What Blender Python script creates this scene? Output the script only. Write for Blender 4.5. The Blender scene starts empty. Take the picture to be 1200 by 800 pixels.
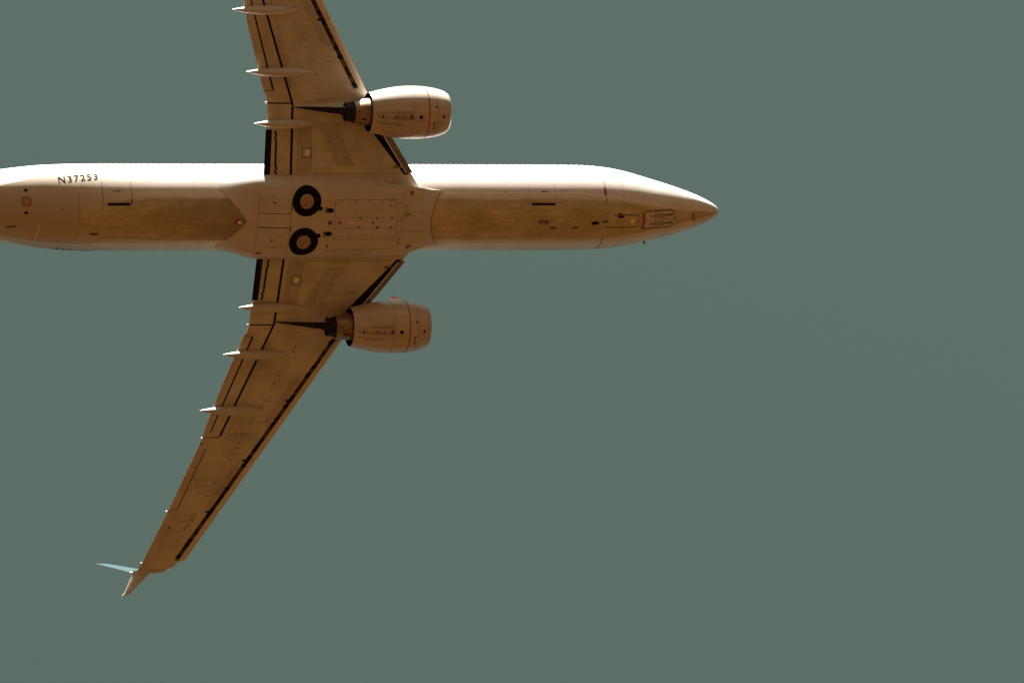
import bpy, bmesh, math, random
from mathutils import Vector, Matrix
from mathutils.bvhtree import BVHTree

random.seed(7)
C = bpy.context.scene.collection
rad = math.radians
sin, cos, pi = math.sin, math.cos, math.pi

# ------------------------------------------------------------------ camera, sky, sun, exposure
ALT = 272.165                       # height of the airliner's reference line above the ground (m)
cam_d = bpy.data.cameras.new('camera')
cam_d.sensor_width = 36.0
cam_d.sensor_fit = 'HORIZONTAL'
cam_d.lens = 235.5316
cam_d.clip_start = 0.5
cam_d.clip_end = 30000.0
cam = bpy.data.objects.new('camera', cam_d)
C.objects.link(cam)
a_, b_, c_ = 0.3080, -0.3220, 0.0950       # how the aircraft is turned as seen by the photographer
Rx = Matrix(((1, 0, 0), (0, cos(a_), -sin(a_)), (0, sin(a_), cos(a_))))
Ry = Matrix(((cos(b_), 0, sin(b_)), (0, 1, 0), (-sin(b_), 0, cos(b_))))
Rz = Matrix(((cos(c_), -sin(c_), 0), (sin(c_), cos(c_), 0), (0, 0, 1)))
R = Rz @ Rx @ Ry
cpos = -(R.transposed() @ Vector((9.081, -5.985, 300.0)))
r0, r1, r2 = R[0], R[1], R[2]
M = Matrix(((r0[0], -r1[0], -r2[0], cpos.x),
            (r0[1], -r1[1], -r2[1], cpos.y),
            (r0[2], -r1[2], -r2[2], cpos.z + ALT),
            (0, 0, 0, 1)))
cam.matrix_world = M
bpy.context.scene.camera = cam

SUN_EL = rad(45.5)                  # sun stands off the starboard side (-Y)
SUN_DIR = Vector((0.02, -cos(SUN_EL), sin(SUN_EL))).normalized()
w = bpy.data.worlds.new('World')
bpy.context.scene.world = w
w.use_nodes = True
nt = w.node_tree
nt.nodes.clear()
wo = nt.nodes.new('ShaderNodeOutputWorld')
bg = nt.nodes.new('ShaderNodeBackground')
sky = nt.nodes.new('ShaderNodeTexSky')
sky.sky_type = 'NISHITA'
sky.sun_disc = False
sky.sun_elevation = SUN_EL
sky.sun_rotation = math.atan2(SUN_DIR.x, SUN_DIR.y)
sky.air_density = 1.0
sky.dust_density = 3.0
sky.ozone_density = 1.0
tint = nt.nodes.new('ShaderNodeMix')
tint.data_type = 'RGBA'
tint.blend_type = 'MULTIPLY'
tint.inputs['Factor'].default_value = 1.0
tint.inputs[7].default_value = (0.0985, 0.1415, 0.1155, 1)    # the faded, greenish grade of the whole photograph
pale = nt.nodes.new('ShaderNodeHueSaturation')
pale.inputs['Saturation'].default_value = 0.08
nt.links.new(sky.outputs['Color'], pale.inputs['Color'])
nt.links.new(pale.outputs['Color'], tint.inputs[6])
nt.links.new(tint.outputs[2], bg.inputs['Color'])
bg.inputs['Strength'].default_value = 0.1
nt.links.new(bg.outputs['Background'], wo.inputs['Surface'])

sun_d = bpy.data.lights.new('sun', 'SUN')
sun_d.energy = 5.0
sun_d.angle = rad(0.5)
sun_d.color = (1.0, 0.96, 0.93)
sun = bpy.data.objects.new('sun', sun_d)
C.objects.link(sun)
sun.location = (0, -200, 500)
sun.rotation_euler = (-SUN_DIR).to_track_quat('-Z', 'Y').to_euler()

vs = bpy.context.scene.view_settings
vs.view_transform = 'Standard'
vs.look = 'None'
vs.gamma = 1.0
vs.use_curve_mapping = False
vs.exposure = 2.35
bpy.context.scene.cycles.max_bounces = 8

# ------------------------------------------------------------------ materials
def nodes_of(m):
    m.use_nodes = True
    return m.node_tree, m.node_tree.nodes['Principled BSDF']

def paint(name, col, rough=0.35, metal=0.0, streak=0.12, blotch=0.08, coat=0.0, spec=0.5,
          dirt=(0.55, 0.48, 0.36), sx=0.25, film=None):
    """Painted or metal skin with airflow streaks (long in X) and soft blotches of grime."""
    m = bpy.data.materials.new(name)
    t, bs = nodes_of(m)
    N, L = t.nodes, t.links
    tc = N.new('ShaderNodeTexCoord')
    mp = N.new('ShaderNodeMapping')
    mp.inputs['Scale'].default_value = (sx, 3.2, 3.2)
    L.new(tc.outputs['Object'], mp.inputs['Vector'])
    n1 = N.new('ShaderNodeTexNoise')
    n1.inputs['Scale'].default_value = 1.6
    n1.inputs['Detail'].default_value = 7
    n1.inputs['Roughness'].default_value = 0.62
    L.new(mp.outputs['Vector'], n1.inputs['Vector'])
    n2 = N.new('ShaderNodeTexNoise')
    n2.inputs['Scale'].default_value = 0.9
    n2.inputs['Detail'].default_value = 5
    L.new(tc.outputs['Object'], n2.inputs['Vector'])
    r1_ = N.new('ShaderNodeMapRange')
    r1_.inputs['From Min'].default_value = 0.42
    r1_.inputs['From Max'].default_value = 0.72
    r1_.inputs['To Max'].default_value = streak
    L.new(n1.outputs['Fac'], r1_.inputs['Value'])
    r2_ = N.new('ShaderNodeMapRange')
    r2_.inputs['From Min'].default_value = 0.4
    r2_.inputs['From Max'].default_value = 0.75
    r2_.inputs['To Max'].default_value = blotch
    L.new(n2.outputs['Fac'], r2_.inputs['Value'])
    ad = N.new('ShaderNodeMath')
    ad.operation = 'ADD'
    ad.use_clamp = True
    L.new(r1_.outputs['Result'], ad.inputs[0])
    L.new(r2_.outputs['Result'], ad.inputs[1])
    mx = N.new('ShaderNodeMix')
    mx.data_type = 'RGBA'
    mx.inputs[6].default_value = (*col, 1)
    mx.inputs[7].default_value = (col[0] * dirt[0], col[1] * dirt[1], col[2] * dirt[2], 1)
    L.new(ad.outputs[0], mx.inputs['Factor'])
    col_out = mx.outputs[2]
    if film:                                    # a film of exhaust grime that thickens along X
        x0, x1, c2 = film
        sp = N.new('ShaderNodeSeparateXYZ')
        L.new(tc.outputs['Object'], sp.inputs['Vector'])
        wob = N.new('ShaderNodeMath')
        wob.operation = 'MULTIPLY_ADD'
        wob.inputs[1].default_value = 2.0
        L.new(n2.outputs['Fac'], wob.inputs[0])
        L.new(sp.outputs['X'], wob.inputs[2])
        fr = N.new('ShaderNodeMapRange')
        fr.inputs['From Min'].default_value = x0 + 1.0
        fr.inputs['From Max'].default_value = x1 + 1.0
        L.new(wob.outputs[0], fr.inputs['Value'])
        m2 = N.new('ShaderNodeMix')
        m2.data_type = 'RGBA'
        m2.inputs[7].default_value = (*c2, 1)
        L.new(fr.outputs['Result'], m2.inputs['Factor'])
        L.new(col_out, m2.inputs[6])
        col_out = m2.outputs[2]
    L.new(col_out, bs.inputs['Base Color'])
    rr = N.new('ShaderNodeMapRange')
    rr.inputs['To Min'].default_value = rough
    rr.inputs['To Max'].default_value = min(1, rough + 0.25)
    L.new(ad.outputs[0], rr.inputs['Value'])
    L.new(rr.outputs['Result'], bs.inputs['Roughness'])
    bs.inputs['Metallic'].default_value = metal
    bs.inputs['Specular IOR Level'].default_value = spec
    bs.inputs['Coat Weight'].default_value = coat
    bs.inputs['Coat Roughness'].default_value = 0.12
    return m

MT = {
    'white': paint('white_paint', (0.80, 0.79, 0.77), 0.25, streak=0.10, blotch=0.10, coat=0.3),
    'belly': paint('grey_belly_paint', (0.58, 0.51, 0.30), 0.35, streak=0.75, blotch=0.65, sx=0.16,
                   dirt=(0.50, 0.44, 0.30)),
    'lower': paint('light_grey_lower_paint', (0.66, 0.58, 0.51), 0.28, streak=0.2, blotch=0.2, sx=0.15, coat=0.2, film=(-26.0, -30.3, (0.46, 0.375, 0.27))),
    'bellyaft': paint('grey_belly_paint_aft', (0.56, 0.485, 0.315), 0.35, streak=0.75, blotch=0.65, sx=0.16,
                      dirt=(0.50, 0.44, 0.30), film=(-27.0, -21.5, (0.30, 0.225, 0.125))),
    'tailgrey': paint('grey_tail_paint', (0.52, 0.46, 0.36), 0.3, streak=0.35, blotch=0.2),
    'gold': paint('gold_stripe_paint', (0.50, 0.30, 0.16), 0.3, streak=0.1),
    'wing': paint('grey_wing_paint', (0.57, 0.53, 0.43), 0.38, streak=0.22, blotch=0.5, sx=0.6),
    'wingpanel': paint('wing_panel_paint', (0.48, 0.425, 0.35), 0.42, streak=0.3, blotch=0.5, sx=0.6),
    'wingstain': paint('fluid_streak', (0.46, 0.40, 0.32), 0.5, streak=0.5, blotch=0.4),
    'fairing': paint('grey_fairing_paint', (0.57, 0.52, 0.46), 0.38, streak=0.14, blotch=0.25, sx=0.4),
    'canoe': paint('flap_fairing_paint', (0.54, 0.49, 0.42), 0.35, streak=0.25, blotch=0.15),
    'nacstain': paint('nacelle_oil_film', (0.43, 0.355, 0.275), 0.4, streak=0.7, blotch=0.7, sx=0.6),
    'nacelle': paint('nacelle_paint', (0.53, 0.455, 0.385), 0.3, streak=0.35, blotch=0.35, sx=0.5, coat=0.2),
    'slat': paint('slat_paint', (0.66, 0.60, 0.50), 0.3, streak=0.2, blotch=0.15),
    'lip': paint('polished_lip_metal', (0.72, 0.70, 0.68), 0.28, metal=0.85, streak=0.1),
    'dark': paint('dark_recess_and_shade', (0.012, 0.010, 0.009), 0.8, streak=0.2, spec=0.1),
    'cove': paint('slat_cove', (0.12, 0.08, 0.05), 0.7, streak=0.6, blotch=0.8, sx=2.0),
    'black': paint('black_rubber', (0.006, 0.006, 0.008), 0.75, streak=0.3, spec=0.15),
    'seam': paint('panel_seam', (0.30, 0.25, 0.19), 0.7, streak=0.4),
    'grime': paint('grime_mark', (0.12, 0.095, 0.065), 0.8, streak=0.4),
    'stain': paint('oil_stain', (0.33, 0.28, 0.20), 0.6, streak=0.7, blotch=0.5, sx=0.12),
    'red': paint('dull_red_paint', (0.34, 0.045, 0.03), 0.5, streak=0.3),
    'glass': paint('dark_cabin_glass', (0.03, 0.035, 0.04), 0.1, streak=0.0),
    'lens': paint('pale_lens_and_glint', (0.85, 0.80, 0.66), 0.2, streak=0.05, coat=0.5),
    'titan': paint('heat_stained_titanium', (0.36, 0.27, 0.18), 0.38, metal=0.9, streak=0.7, blotch=0.5, sx=1.5),
    'heat': paint('heat_shield_metal', (0.016, 0.013, 0.012), 0.55, metal=0.6, streak=0.4),
    'krueger': paint('krueger_flap_metal', (0.19, 0.13, 0.085), 0.5, streak=0.5, blotch=0.4, sx=1.0),
    'hub': paint('wheel_cover_paint', (0.40, 0.31, 0.21), 0.4, streak=0.3, blotch=0.3),
    'blue': paint('pale_blue_winglet_paint', (0.014, 0.045, 0.047), 0.7, streak=0.1, spec=0.08),
    'ink': paint('registration_ink', (0.02, 0.02, 0.025), 0.95, streak=0.1, spec=0.02),
    'fan': paint('fan_titanium', (0.12, 0.12, 0.13), 0.35, metal=0.9, streak=0.2),
}

# ------------------------------------------------------------------ mesh builder
# lower fuselage skin: light grey paint, with oily keel grime where the mesh's 'grime' weight says so
def keel_grime(m):
    t, bs = nodes_of(m)
    N, L = t.nodes, t.links
    src = bs.inputs['Base Color'].links[0].from_socket
    tc = [n for n in N if n.type == 'TEX_COORD'][0]
    def noise(scale, sc, det=6, rough=.6):
        mp = N.new('ShaderNodeMapping')
        mp.inputs['Scale'].default_value = sc
        n = N.new('ShaderNodeTexNoise')
        n.inputs['Scale'].default_value = scale
        n.inputs['Detail'].default_value = det
        n.inputs['Roughness'].default_value = rough
        L.new(tc.outputs['Object'], mp.inputs['Vector'])
        L.new(mp.outputs['Vector'], n.inputs['Vector'])
        return n.outputs['Fac']
    def remap(v, a, b, c=0.0, d=1.0):
        r = N.new('ShaderNodeMapRange')
        r.inputs['From Min'].default_value = a
        r.inputs['From Max'].default_value = b
        r.inputs['To Min'].default_value = c
        r.inputs['To Max'].default_value = d
        L.new(v, r.inputs['Value'])
        return r.outputs['Result']
    def mixc(f, a, b):
        x = N.new('ShaderNodeMix')
        x.data_type = 'RGBA'
        L.new(f, x.inputs['Factor'])
        for sck, v in ((6, a), (7, b)):
            if isinstance(v, tuple):
                x.inputs[sck].default_value = (*v, 1)
            else:
                L.new(v, x.inputs[sck])
        return x.outputs[2]
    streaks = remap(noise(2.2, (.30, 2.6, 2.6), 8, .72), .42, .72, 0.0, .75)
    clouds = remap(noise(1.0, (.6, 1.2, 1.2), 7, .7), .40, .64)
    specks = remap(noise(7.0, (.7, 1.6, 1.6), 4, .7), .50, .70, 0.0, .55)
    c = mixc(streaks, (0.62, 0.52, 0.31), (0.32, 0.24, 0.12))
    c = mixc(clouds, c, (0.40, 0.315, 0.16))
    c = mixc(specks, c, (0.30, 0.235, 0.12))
    sp = N.new('ShaderNodeSeparateXYZ')
    L.new(tc.outputs['Object'], sp.inputs['Vector'])
    wob = N.new('ShaderNodeMath')
    wob.operation = 'MULTIPLY_ADD'
    wob.inputs[1].default_value = 3.0
    L.new(noise(.8, (1, 1.5, 1.5)), wob.inputs[0])
    L.new(sp.outputs['X'], wob.inputs[2])
    aft = remap(wob.outputs[0], -25.5, -20.3, 0.0, .8)
    front = remap(sp.outputs['X'], -19.0, -18.0, 1.0, 0.0)
    am = N.new('ShaderNodeMath')
    am.operation = 'MULTIPLY'
    L.new(aft, am.inputs[0])
    L.new(front, am.inputs[1])
    c = mixc(am.outputs[0], c, (0.22, 0.165, 0.09))
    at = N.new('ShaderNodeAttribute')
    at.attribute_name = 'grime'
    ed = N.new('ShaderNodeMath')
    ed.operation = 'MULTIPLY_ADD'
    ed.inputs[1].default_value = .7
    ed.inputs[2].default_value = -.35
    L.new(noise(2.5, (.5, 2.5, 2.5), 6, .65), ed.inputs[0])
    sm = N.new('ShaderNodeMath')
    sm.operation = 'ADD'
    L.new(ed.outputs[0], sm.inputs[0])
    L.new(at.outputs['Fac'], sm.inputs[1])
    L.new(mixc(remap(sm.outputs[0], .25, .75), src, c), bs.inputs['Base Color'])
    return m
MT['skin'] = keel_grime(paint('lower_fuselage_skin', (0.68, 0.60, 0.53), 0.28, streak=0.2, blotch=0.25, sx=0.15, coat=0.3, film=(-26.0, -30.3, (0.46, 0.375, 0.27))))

class MB:
    def __init__(self):
        self.v, self.f, self.mi, self.mats, self.smooth, self.attr = [], [], [], [], [], []
    def slot(self, key):
        if key not in self.mats:
            self.mats.append(key)
        return self.mats.index(key)
    def add(self, verts, faces, key, smooth=True):
        o = len(self.v)
        self.v += [tuple(p) for p in verts]
        s = self.slot(key)
        for f in faces:
            self.f.append(tuple(i + o for i in f))
            self.mi.append(s)
            self.smooth.append(smooth)
        return o
    def grid(self, rows, key, close_u=False, smooth=True, keyfn=None):
        """rows: list of equally long rows of points"""
        n, m = len(rows), len(rows[0])
        verts = [p for r in rows for p in r]
        o = len(self.v)
        self.v += [tuple(p) for p in verts]
        for i in range(n - 1):
            for j in range(m if close_u else m - 1):
                k = (j + 1) % m
                kk = keyfn(i, j) if keyfn else key
                self.f.append((o + i * m + j, o + i * m + k, o + (i + 1) * m + k, o + (i + 1) * m + j))
                self.mi.append(self.slot(kk))
                self.smooth.append(smooth)
    def build(self, name, parent=None, recalc=True, auto=40):
        me = bpy.data.meshes.new(name)
        me.from_pydata(self.v, [], self.f)
        for k in self.mats:
            me.materials.append(MT[k] if isinstance(k, str) else k)
        me.polygons.foreach_set('material_index', self.mi)
        me.polygons.foreach_set('use_smooth', self.smooth)
        if self.attr:
            at = me.attributes.new('grime', 'FLOAT', 'POINT')
            at.data.foreach_set('value', self.attr + [0.0] * (len(self.v) - len(self.attr)))
        if recalc:
            bm = bmesh.new()
            bm.from_mesh(me)
            bmesh.ops.remove_doubles(bm, verts=bm.verts, dist=1e-5)
            bmesh.ops.recalc_face_normals(bm, faces=bm.faces)
            for e in bm.edges:
                if len(e.link_faces) == 2 and e.calc_face_angle(0) > rad(auto):
                    e.smooth = False
            bm.to_mesh(me)
            bm.free()
        me.update()
        o = bpy.data.objects.new(name, me)
        C.objects.link(o)
        if parent:
            o.parent = parent
        return o
    def bvh(self):
        return BVHTree.FromPolygons([Vector(p) for p in self.v], self.f)

def lerp(a, b, t):
    return a + (b - a) * t

def sstep(a, b, x):
    t = max(0.0, min(1.0, (x - a) / (b - a)))
    return t * t * (3 - 2 * t)

def interp(tab, x):
    """piecewise linear, tab sorted by rising x"""
    if x <= tab[0][0]:
        return tab[0][1]
    for (x0, y0), (x1, y1) in zip(tab, tab[1:]):
        if x <= x1:
            return y0 + (y1 - y0) * (x - x0) / (x1 - x0)
    return tab[-1][1]

def cubic(tab, x):
    """monotone cubic through a table of rising x"""
    n = len(tab)
    if x <= tab[0][0]:
        return tab[0][1]
    if x >= tab[-1][0]:
        return tab[-1][1]
    d = [(tab[i + 1][1] - tab[i][1]) / (tab[i + 1][0] - tab[i][0]) for i in range(n - 1)]
    m = [d[0]] + [0 if d[i - 1] * d[i] <= 0 else 2 * d[i - 1] * d[i] / (d[i - 1] + d[i]) for i in range(1, n - 1)] + [d[-1]]
    for i in range(n - 1):
        x0, y0 = tab[i]
        x1, y1 = tab[i + 1]
        if x <= x1:
            h = x1 - x0
            t = (x - x0) / h
            return ((2 * t ** 3 - 3 * t * t + 1) * y0 + (t ** 3 - 2 * t * t + t) * h * m[i]
                    + (-2 * t ** 3 + 3 * t * t) * y1 + (t ** 3 - t * t) * h * m[i + 1])

# ------------------------------------------------------------------ the ground (dry earth, lights the belly from below)
gm = bpy.data.materials.new('dry_earth')
t, bs = nodes_of(gm)
tc = t.nodes.new('ShaderNodeTexCoord')
n1 = t.nodes.new('ShaderNodeTexNoise')
n1.inputs['Scale'].default_value = 0.02
n1.inputs['Detail'].default_value = 8
cr = t.nodes.new('ShaderNodeValToRGB')
cr.color_ramp.elements[0].position = 0.35
cr.color_ramp.elements[0].color = (0.0285, 0.0110, 0.0014, 1)
cr.color_ramp.elements[1].position = 0.65
cr.color_ramp.elements[1].color = (0.0430, 0.0170, 0.0023, 1)
t.links.new(tc.outputs['Object'], n1.inputs['Vector'])
t.links.new(n1.outputs['Fac'], cr.inputs['Fac'])
t.links.new(cr.outputs['Color'], bs.inputs['Base Color'])
bs.inputs['Roughness'].default_value = 0.95
bs.inputs['Specular IOR Level'].default_value = 0.1
MT['earth'] = gm
g = MB()
ring = [(9000 * cos(2 * pi * i / 96), 9000 * sin(2 * pi * i / 96), 0) for i in range(96)]
g.add([(0, 0, 0)] + ring, [(0, i + 1, (i + 1) % 96 + 1) for i in range(96)], 'earth', False)
ground = g.build('ground', recalc=False)
ground['kind'] = 'structure'
ground['label'] = 'dry brown open ground far below the airliner'

# ------------------------------------------------------------------ the airliner: an Empty with its parts
# plane frame: +X towards the nose (nose tip at X = 0), +Y to port, +Z up, metres
plane = bpy.data.objects.new('airliner', None)
C.objects.link(plane)
plane.empty_display_size = 3
plane.location = (0, 0, ALT)
plane['label'] = 'white twin-engine jet airliner with brown-lit belly flying overhead, wheels tucked in'
plane['category'] = 'airliner'

# ---- fuselage
FW = [(-38.05, .14), (-37.4, .38), (-36.2, .72), (-35, 1.04), (-33.8, 1.33), (-32.8, 1.54), (-31.9, 1.69), (-31, 1.80),
      (-29.8, 1.865), (-28.5, 1.885), (-25, 1.885), (-8.5, 1.88), (-7, 1.876), (-6.1, 1.855), (-5.3, 1.80), (-4.4, 1.66), (-3.5, 1.445),
      (-2.6, 1.215), (-1.68, .94), (-1.15, .755), (-.72, .57), (-.4, .405), (-.2, .275), (-.08, .165), (-.02, .08), (0, .002)]
FT = [(-38.05, 1.50), (-36, 1.82), (-34, 1.96), (-32, 2.0), (-7.5, 2.005), (-6, 1.98), (-5.0, 1.90), (-4.2, 1.72), (-3.5, 1.32), (-3.0, 1.00), (-2.5, .80),
      (-1.68, .48), (-1.15, .23), (-.72, .0), (-.4, -.17), (-.2, -.295), (-.08, -.39), (-.02, -.46), (0, -.518)]
FB = [(-38.05, 1.22), (-37, .72), (-35.5, -.12), (-34, -.78), (-32.8, -1.22), (-31.9, -1.47), (-31, -1.68), (-30, -1.85), (-28.5, -1.97), (-26.5, -2.005),
      (-8, -2.005), (-6.5, -1.985), (-5.3, -1.92), (-4.4, -1.83), (-3.5, -1.70), (-2.6, -1.53), (-1.68, -1.30), (-1.15, -1.12),
      (-.72, -.98), (-.4, -.84), (-.2, -.73), (-.08, -.64), (-.02, -.58), (0, -.522)]
def fus_dims(X):
    wv, tp, bt = cubic(FW, X), cubic(FT, X), cubic(FB, X)
    if X > -6.5:
        k = sstep(-6.5, -.3, X)
        zc = lerp(0.0, -.52, k)
    elif X < -27:
        k = sstep(-27, -37.5, X)
        zc = lerp(0.0, (tp + bt) / 2, k)
    else:
        zc = 0.0
    zc = min(max(zc, bt + .3 * (tp - bt)), tp - .3 * (tp - bt))
    return wv, tp, bt, zc
def fus(X, th, off=0.0):
    """point on the skin; th degrees from straight down, + towards starboard (-Y)"""
    wv, tp, bt, zc = fus_dims(X)
    t_ = rad(th)
    h = (zc - bt) if cos(t_) > 0 else (tp - zc)
    return Vector((X, -(wv + off) * sin(t_), zc - (h + off) * cos(t_)))

TB = [(-38, .4), (-29.8, .4), (-29.7, 8), (-29.2, 20), (-28.5, 26), (-27.2, 30), (-26.5, 31), (-7, 31), (-5, 28), (-3.5, 23), (-1.5, 15), (0, 10)]
TS = [(-38, 40), (-34.5, 42), (-33.1, 48.5), (-32.5, 53.5), (-31.9, 57.5), (-31.3, 64), (-30.8, 67.5), (-30, 73), (-29, 77), (-28, 79), (-8, 79), (-5, 72), (-3.5, 66), (-1.5, 55), (0, 50)]
xs = sorted(set([-38.05 + i * .25 for i in range(150)] + [-.8, -.7, -.6, -.5, -.4, -.32, -.25, -.18, -.12, -.08, -.05, -.03, -.015, -.005, 0]))
xs = [x for x in xs if x <= 0]
NB, NW = 20, 14
def theta_row(X):
    tb, ts = interp(TB, X), interp(TS, X)
    half = [tb * i / NB for i in range(NB + 1)]
    half += [lerp(tb, ts, (i + 1) / NW) for i in range(NW)]
    half += [ts + 1.6]
    half += [lerp(ts + 1.6, 180, (i + 1) / 44) for i in range(44)]
    return half
NH = NB + NW + 1 + 44
fb = MB()
rows = []
for X in xs:
    h = theta_row(X)
    th = [-a for a in reversed(h)] + h[1:-1]
    rows.append([fus(X, a) for a in th])
mcount = len(rows[0])
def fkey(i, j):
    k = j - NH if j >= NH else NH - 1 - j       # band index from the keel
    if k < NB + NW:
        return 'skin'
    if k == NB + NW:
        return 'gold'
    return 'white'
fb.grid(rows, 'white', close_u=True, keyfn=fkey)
fb.add(list(reversed(rows[0])), [tuple(range(mcount))], 'titan', False)
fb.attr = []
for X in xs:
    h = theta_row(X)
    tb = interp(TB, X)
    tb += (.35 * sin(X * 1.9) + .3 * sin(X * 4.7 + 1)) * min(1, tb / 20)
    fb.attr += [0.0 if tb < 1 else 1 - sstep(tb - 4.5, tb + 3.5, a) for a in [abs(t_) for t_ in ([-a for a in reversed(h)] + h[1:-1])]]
fus_bvh = fb.bvh()

# ---- wing-to-body fairing
def fair_fwd(th):
    a = abs(th)
    if a <= 42:
        return -13.85 + .48 * (a / 40) ** 2
    if a <= 46:
        return lerp(-13.33, -14.85, (a - 42) / 4)
    return lerp(-14.85, -15.6, (a - 46) / 34)
def fair_aft(th):
    a = abs(th)
    return -22.2 - 1.2 * min(1, a / 42) ** 1.05 + (0 if a < 52 else .9 * (a - 52) / 28)
def fair_r(X, th):
    t_ = rad(th)
    p = fus(X, th)
    rf = math.hypot(p.y, p.z)
    phi = math.atan2(abs(p.y), -p.z)
    n = 3.6
    rb = (abs(sin(phi) / 2.06) ** n + abs(cos(phi) / 2.15) ** n) ** (-1 / n)
    f, a = fair_fwd(th), fair_aft(th)
    wx = sstep(f, f - 2.3, X) if False else sstep(0, 2.0, f - X) * sstep(0, 1.9, X - a)
    wt = 1 - sstep(56, 82, abs(th))
    r = lerp(rf + .025, max(rb, rf + .025), wx * wt)
    return Vector((X, math.copysign(r * sin(phi), p.y), -r * cos(phi)))
fa = MB()
thl = [-82 + 164 * i / 110 for i in range(111)]
rows = []
for k in range(71):
    u = k / 70
    rows.append([fair_r(lerp(fair_fwd(th), fair_aft(th), u), th) for th in thl])
fa.grid(rows, 'fairing')
# turned-in rim so that the edge has thickness
for edge in (rows[0], rows[-1]):
    fa.grid([edge, [Vector((p.x, p.y * .97, p.z * .97)) for p in edge]], 'fairing')
fair_bvh = fa.bvh()

# ---- wings
XLE = [(1.0, -14.12), (1.9, -14.70), (4.1, -16.15), (5.85, -17.14), (16.55, -23.15), (16.60, -23.42), (16.85, -23.62), (17.0, -23.95), (17.08, -24.25)]
XTE = [(1.0, -21.47), (5.1, -21.46), (5.55, -21.58), (5.62, -21.68), (8.32, -22.48), (10.46, -23.02), (10.54, -22.98), (14.14, -24.20), (16.64, -25.10), (16.85, -25.2), (17.0, -25.28), (17.08, -25.3)]
Z0, GAM = -1.48, 0.121
def zref(y):
    return Z0 + GAM * (y - 1.9)
LO = [(0, .020), (.03, .0095), (.08, .004), (.2, .0005), (.35, 0), (.6, .003), (1, .013)]
UP = [(0, .020), (.015, .037), (.04, .052), (.1, .078), (.2, .100), (.35, .112), (.55, .098), (.8, .052), (1, .0155)]
def tk(y):
    return lerp(1.0, .78, min(1, (y - 1) / 15))
def wlow(X, y):
    """height of the lower wing skin"""
    y = abs(y)
    le, te = interp(XLE, y), interp(XTE, y)
    c = min(1, max(0, (le - X) / (le - te)))
    return zref(y) + interp(LO, c) * (le - te)
cl = [0, .004, .012, .025, .045, .08, .13, .2, .28, .36, .45, .55, .65, .75, .84, .92, 1.0]
def wing_ring(y, s):
    le, te = interp(XLE, y), interp(XTE, y)
    ch = le - te
    z = zref(y)
    low = [Vector((le - c * ch, s * y, z + ch * interp(LO, c))) for c in cl]
    up = [Vector((le - c * ch, s * y, z + ch * lerp(interp(LO, c), interp(UP, c), tk(y)))) for c in cl[::-1]]
    return low + up[:-1]
ys = [1.0, 1.5, 1.9, 2.4, 3.0, 3.6, 4.1, 4.5, 5.0, 5.1, 5.35, 5.6, 5.85, 6.5, 7.4, 8.32, 9.2, 10.0, 10.52, 11.5, 12.6, 13.6, 14.14, 15, 15.8, 16.3, 16.55, 16.60,
      16.7, 16.85, 17.0, 17.08]

def loft(mb, rings, key, cap=True, smooth=True, keyfn=None):
    mb.grid(rings, key, close_u=True, smooth=smooth, keyfn=keyfn)
    if cap:
        n = len(rings[0])
        mb.add(rings[0], [tuple(range(n))], key, False)
        mb.add(rings[-1], [tuple(range(n))], key, False)

def strip(mb, path, width, proj, key, step=.25, taper=None):
    """a flush ribbon along a plan path; proj maps plan coordinates to a point a hair outside the skin"""
    pts = [Vector(p) for p in path]
    dense = [pts[0]]
    for a, b in zip(pts, pts[1:]):
        n = max(1, int((b - a).length / step))
        dense += [a.lerp(b, (i + 1) / n) for i in range(n)]
    L_, R_ = [], []
    for i, p in enumerate(dense):
        d = (dense[min(i + 1, len(dense) - 1)] - dense[max(i - 1, 0)])
        if d.length < 1e-9:
            d = Vector((1, 0))
        d.normalize()
        nn = Vector((-d.y, d.x)) * width / 2
        L_.append(p + nn)
        R_.append(p - nn)
    rows = [[proj(*l), proj(*r)] for l, r in zip(L_, R_)]
    mb.grid(rows, key, smooth=False)

def area(mb, quad, proj, key, nu=8, nv=4):
    """a flush four-sided patch: quad = four plan corners in order"""
    a, b, c, d = [Vector(q) for q in quad]
    rows = []
    for i in range(nu + 1):
        p, q = a.lerp(b, i / nu), d.lerp(c, i / nu)
        rows.append([proj(*p.lerp(q, j / nv)) for j in range(nv + 1)])
    mb.grid(rows, key, smooth=False)

def disc(mb, c, r, proj, key, n=16, rx=None):
    rx = rx or r
    pts = [proj(c[0] + rx * cos(2 * pi * i / n), c[1] + r * sin(2 * pi * i / n)) for i in range(n)]
    mb.add([proj(*c)] + pts, [(0, i + 1, (i + 1) % n + 1) for i in range(n)], key, False)

def slab(mb, quad, zfun, off, thick, key, nu=16, nv=3):
    """a thin solid panel hung under the skin"""
    a, b, c, d = [Vector(q) for q in quad]
    lo, hi = [], []
    for i in range(nu + 1):
        p, q = a.lerp(b, i / nu), d.lerp(c, i / nu)
        row = [p.lerp(q, j / nv) for j in range(nv + 1)]
        lo.append([Vector((v.x, v.y, zfun(v.x, v.y) - off)) for v in row])
        hi.append([Vector((v.x, v.y, zfun(v.x, v.y) - off + thick)) for v in row])
    rings = [l + h[::-1] for l, h in zip(lo, hi)]
    loft(mb, rings, key, smooth=False)

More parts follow.
